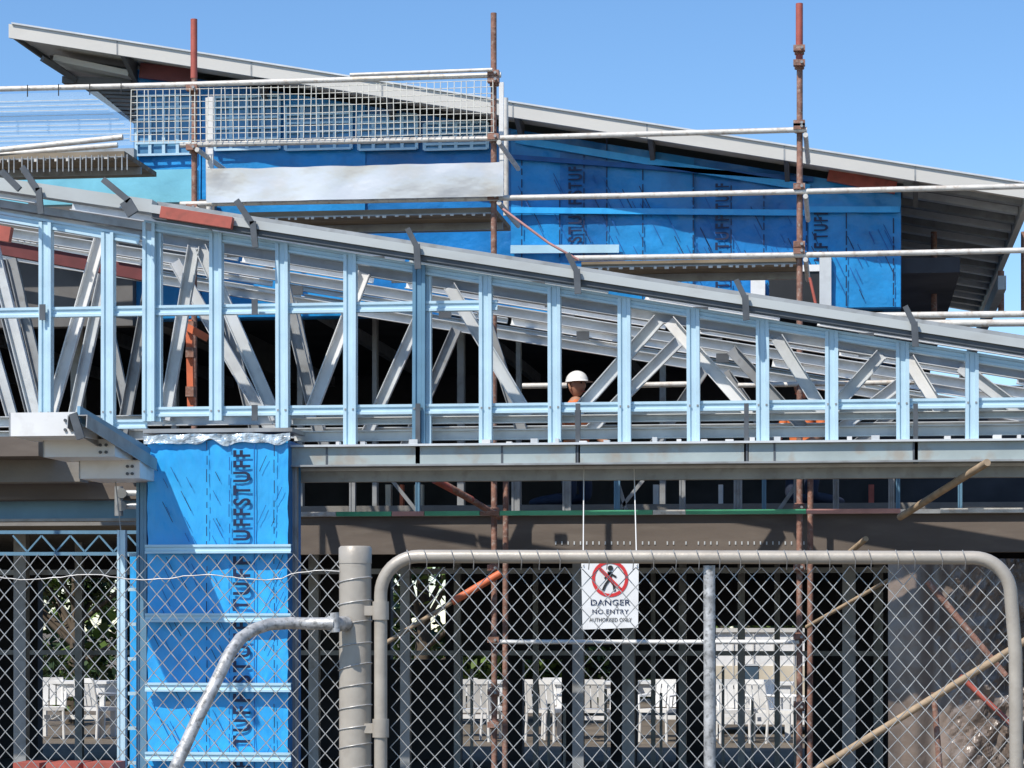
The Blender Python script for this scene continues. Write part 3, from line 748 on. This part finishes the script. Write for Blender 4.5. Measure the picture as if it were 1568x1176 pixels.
for i in range(16000):
    x=rnd.uniform(-30,14); z=rnd.uniform(.1,3.2+1.2*math.sin(x*.9)+.6*math.sin(x*2.3)); p=Vector((x,rnd.uniform(54,57),z)); s1=rnd.uniform(.1,.25)
    u=Vector((rnd.uniform(-1,1),rnd.uniform(-1,1),rnd.uniform(-1,1))).normalized()*s1; w=u.cross(Vector((.2,.3,1))).normalized()*s1*.6
    b.add([p-u,p-w,p+u,p+w],[(0,1,2,3)],'leaf' if rnd.random()<.4 else 'leafd')
b.build('distant_tree_row')

# ---------------------------------------------------------------- kneeling workers on the slab
def worker(px,v,ztop,zfeet,turn,hat='white'):
    e=empty('construction_worker'); s=(ztop-zfeet)/1.315; D=-.47
    verts={'pel':(0,0,.95+D,.15),'wst':(0,-.01,1.08+D,.135),'chest':(0,-.03,1.32+D,.16),'neckb':(0,-.02,1.47+D,.075),'neck':(0,-.02,1.54+D,.055),
     'shL':(-.19,0,1.42+D,.065),'elL':(-.27,-.06,1.15+D,.045),'wrL':(-.20,-.27,1.06+D,.03),'shR':(.19,0,1.42+D,.065),'elR':(.27,-.06,1.15+D,.045),'wrR':(.20,-.27,1.06+D,.03),
     'hiL':(-.10,0,.43,.10),'knL':(-.12,-.06,.075,.068),'anL':(-.12,.36,.06,.042),'toL':(-.12,.50,.04,.035),'hiR':(.10,0,.43,.10),'knR':(.12,-.04,.075,.068),'anR':(.12,.38,.06,.042),'toR':(.12,.52,.04,.035)}
    edges=[('pel','wst'),('wst','chest'),('chest','neckb'),('neckb','neck'),('chest','shL'),('shL','elL'),('elL','wrL'),('chest','shR'),('shR','elR'),('elR','wrR'),('pel','hiL'),('hiL','knL'),('knL','anL'),('anL','toL'),('pel','hiR'),('hiR','knR'),('knR','anR'),('anR','toR')]
    def skin(name,verts,edges,mats,root):
        ks=list(verts); me=bpy.data.meshes.new(name); me.from_pydata([Vector(verts[k][:3])*s for k in ks],[(ks.index(a),ks.index(c)) for a,c in edges],[])
        ob=bpy.data.objects.new(name,me); scene.collection.objects.link(ob)
        md=ob.modifiers.new('s','SKIN'); md.use_smooth_shade=True
        for i,k in enumerate(ks): me.skin_vertices[0].data[i].radius=(verts[k][3]*s,verts[k][3]*s*(.75 if k in('chest','wst','pel') else 1)); me.skin_vertices[0].data[i].use_root=(k==root)
        ob.modifiers.new('u','SUBSURF').levels=2; ob.modifiers['u'].render_levels=2
        bpy.context.view_layer.update(); dg=bpy.context.evaluated_depsgraph_get()
        me2=bpy.data.meshes.new_from_object(ob.evaluated_get(dg)); bpy.data.objects.remove(ob)
        me2.materials.clear()
        for m in mats: me2.materials.append(M[m])
        o2=bpy.data.objects.new(name,me2); scene.collection.objects.link(o2); o2.parent=e; return o2
    body=skin('body',verts,edges,['vest','trouser','skin'],'pel')
    for p in body.data.polygons:
        z=p.center.z/s-D; ax=abs(p.center.x)/s
        p.material_index=2 if (z>1.49 or (ax>.17 and z<1.2 and z>1.0)) else (1 if z<.98 else 0)
    for sg,nm in ((-1,'left_hand'),(1,'right_hand')):
        w=(sg*.20,-.27,1.06+D); hv={'w':(*w,.026),'p':(w[0]-sg*.01,w[1]-.06,w[2]-.01,.03)}; he=[('w','p')]
        for i in range(4):
            ox=(i-1.5)*.021; L=(.034,.042,.046,.040)[i]
            for j in range(3): hv[f'{i}{j}']=(w[0]+ox,w[1]-.085-L*j*.8,w[2]-.01-.018*j*j,.0085)
            he+=[('p',f'{i}0'),(f'{i}0',f'{i}1'),(f'{i}1',f'{i}2')]
        hv['t0']=(w[0]-sg*.035,w[1]-.05,w[2]-.02,.011); hv['t1']=(w[0]-sg*.05,w[1]-.085,w[2]-.03,.0095); he+=[('p','t0'),('t0','t1')]
        o=skin(nm,hv,he,['skin'],'p')
    b=B(); vs=[];fs=[]; n,mn=24,18
    for j in range(mn+1):
        t=math.pi*j/mn
        for i in range(n):
            a=2*math.pi*i/n; x=.077*math.sin(t)*math.cos(a); y=.096*math.sin(t)*math.sin(a); z=.118*math.cos(t)
            if z<0: x*=1-.28*(-z/.118); y*=1-.15*(-z/.118)
            fr=-math.sin(a)
            if fr>.9 and -.035<z<.02: y-=.018*(1-abs(z+.015)/.035 if abs(z+.015)<.035 else 0)
            if .3<abs(math.cos(a))<.6 and fr>0 and 0<z<.03: y+=.006
            vs.append((x*s,(y-.03)*s,(1.64+D+z)*s))
    for j in range(mn):
        for i in range(n): fs.append((j*n+i,(j+1)*n+i,(j+1)*n+(i+1)%n,j*n+(i+1)%n))
    b.add(vs,fs,'skin',True)
    for sg in(-1,1):
        b.tube([(sg*.078*s,-.02*s,(1.60+D)*s),(sg*.088*s,-.01*s,(1.64+D)*s),(sg*.08*s,-.015*s,(1.67+D)*s)],.012*s,'skin',8)
        b.tube([(sg*.03*s,-.122*s,(1.655+D)*s),(sg*.03*s,-.116*s,(1.655+D)*s)],.010*s,'black',8)
    b.tube([(-.025*s,-.118*s,(1.575+D)*s),(.025*s,-.118*s,(1.575+D)*s)],.005*s,'red',6)
    b.build('head',e)
    b=B(); vs=[];fs=[]
    for j in range(9):
        t=math.pi/2*j/8
        for i in range(n):
            a=2*math.pi*i/n; k=.10*math.sin(t) ; vs.append((k*math.cos(a)*s,(k*1.2*math.sin(a)-.03)*s,(1.675+D+.105*math.cos(t))*s))
    for i in range(n):
        a=2*math.pi*i/n; br=.115+(.035 if math.sin(a)<-.4 else 0); vs.append((br*math.cos(a)*s,(br*1.15*math.sin(a)-.03)*s,(1.668+D)*s))
    for j in range(9):
        for i in range(n): fs.append((j*n+i,(j+1)*n+i,(j+1)*n+(i+1)%n,j*n+(i+1)%n))
    b.add(vs,fs,hat,True); b.build('hard_hat',e)
    e.location=(X(px,v),v,zfeet); e.rotation_euler=(0,0,turn)
worker(880,22.75,Z(890,567,22.75),2.66,.9)
worker(1231,22.75,Z(1231,572,22.75),2.66,-.6,'orange')

# ---------------------------------------------------------------- light
sd=Vector((-.42,-.66,0)).normalized(); el=math.radians(50)
sp=Vector((sd.x*math.cos(el),sd.y*math.cos(el),math.sin(el)))
L=bpy.data.lights.new('sun','SUN'); L.energy=5.0; L.angle=math.radians(.5); L.color=(1,.94,.86)
lo=bpy.data.objects.new('sun',L); scene.collection.objects.link(lo); lo.rotation_euler=(-sp).to_track_quat('-Z','Y').to_euler()
w=bpy.data.worlds.new('World'); scene.world=w; w.use_nodes=True; nt=w.node_tree
sk=nt.nodes.new('ShaderNodeTexSky'); sk.sky_type='NISHITA'; sk.sun_disc=False; sk.sun_elevation=el; sk.sun_rotation=math.atan2(sp.x,sp.y)
sk.air_density=1.0; sk.dust_density=0.1; sk.ozone_density=4.0; sk.altitude=1200
hs=nt.nodes.new('ShaderNodeHueSaturation'); hs.inputs['Saturation'].default_value=1.12; hs.inputs['Value'].default_value=1.1
bg=nt.nodes['Background']; bg.inputs['Strength'].default_value=.15; nt.links.new(sk.outputs[0],hs.inputs['Color']); nt.links.new(hs.outputs[0],bg.inputs['Color'])
scene.view_settings.view_transform='Standard'; scene.view_settings.look='None'; scene.view_settings.exposure=0
cam=bpy.data.cameras.new('camera'); co=bpy.data.objects.new('camera',cam); scene.collection.objects.link(co)
co.location=(0,0,EH); co.rotation_euler=(math.pi/2,0,TH); cam.sensor_width=36; cam.lens=36*F/1568; cam.shift_y=(HY-588)/1568; cam.clip_end=2000
scene.camera=co
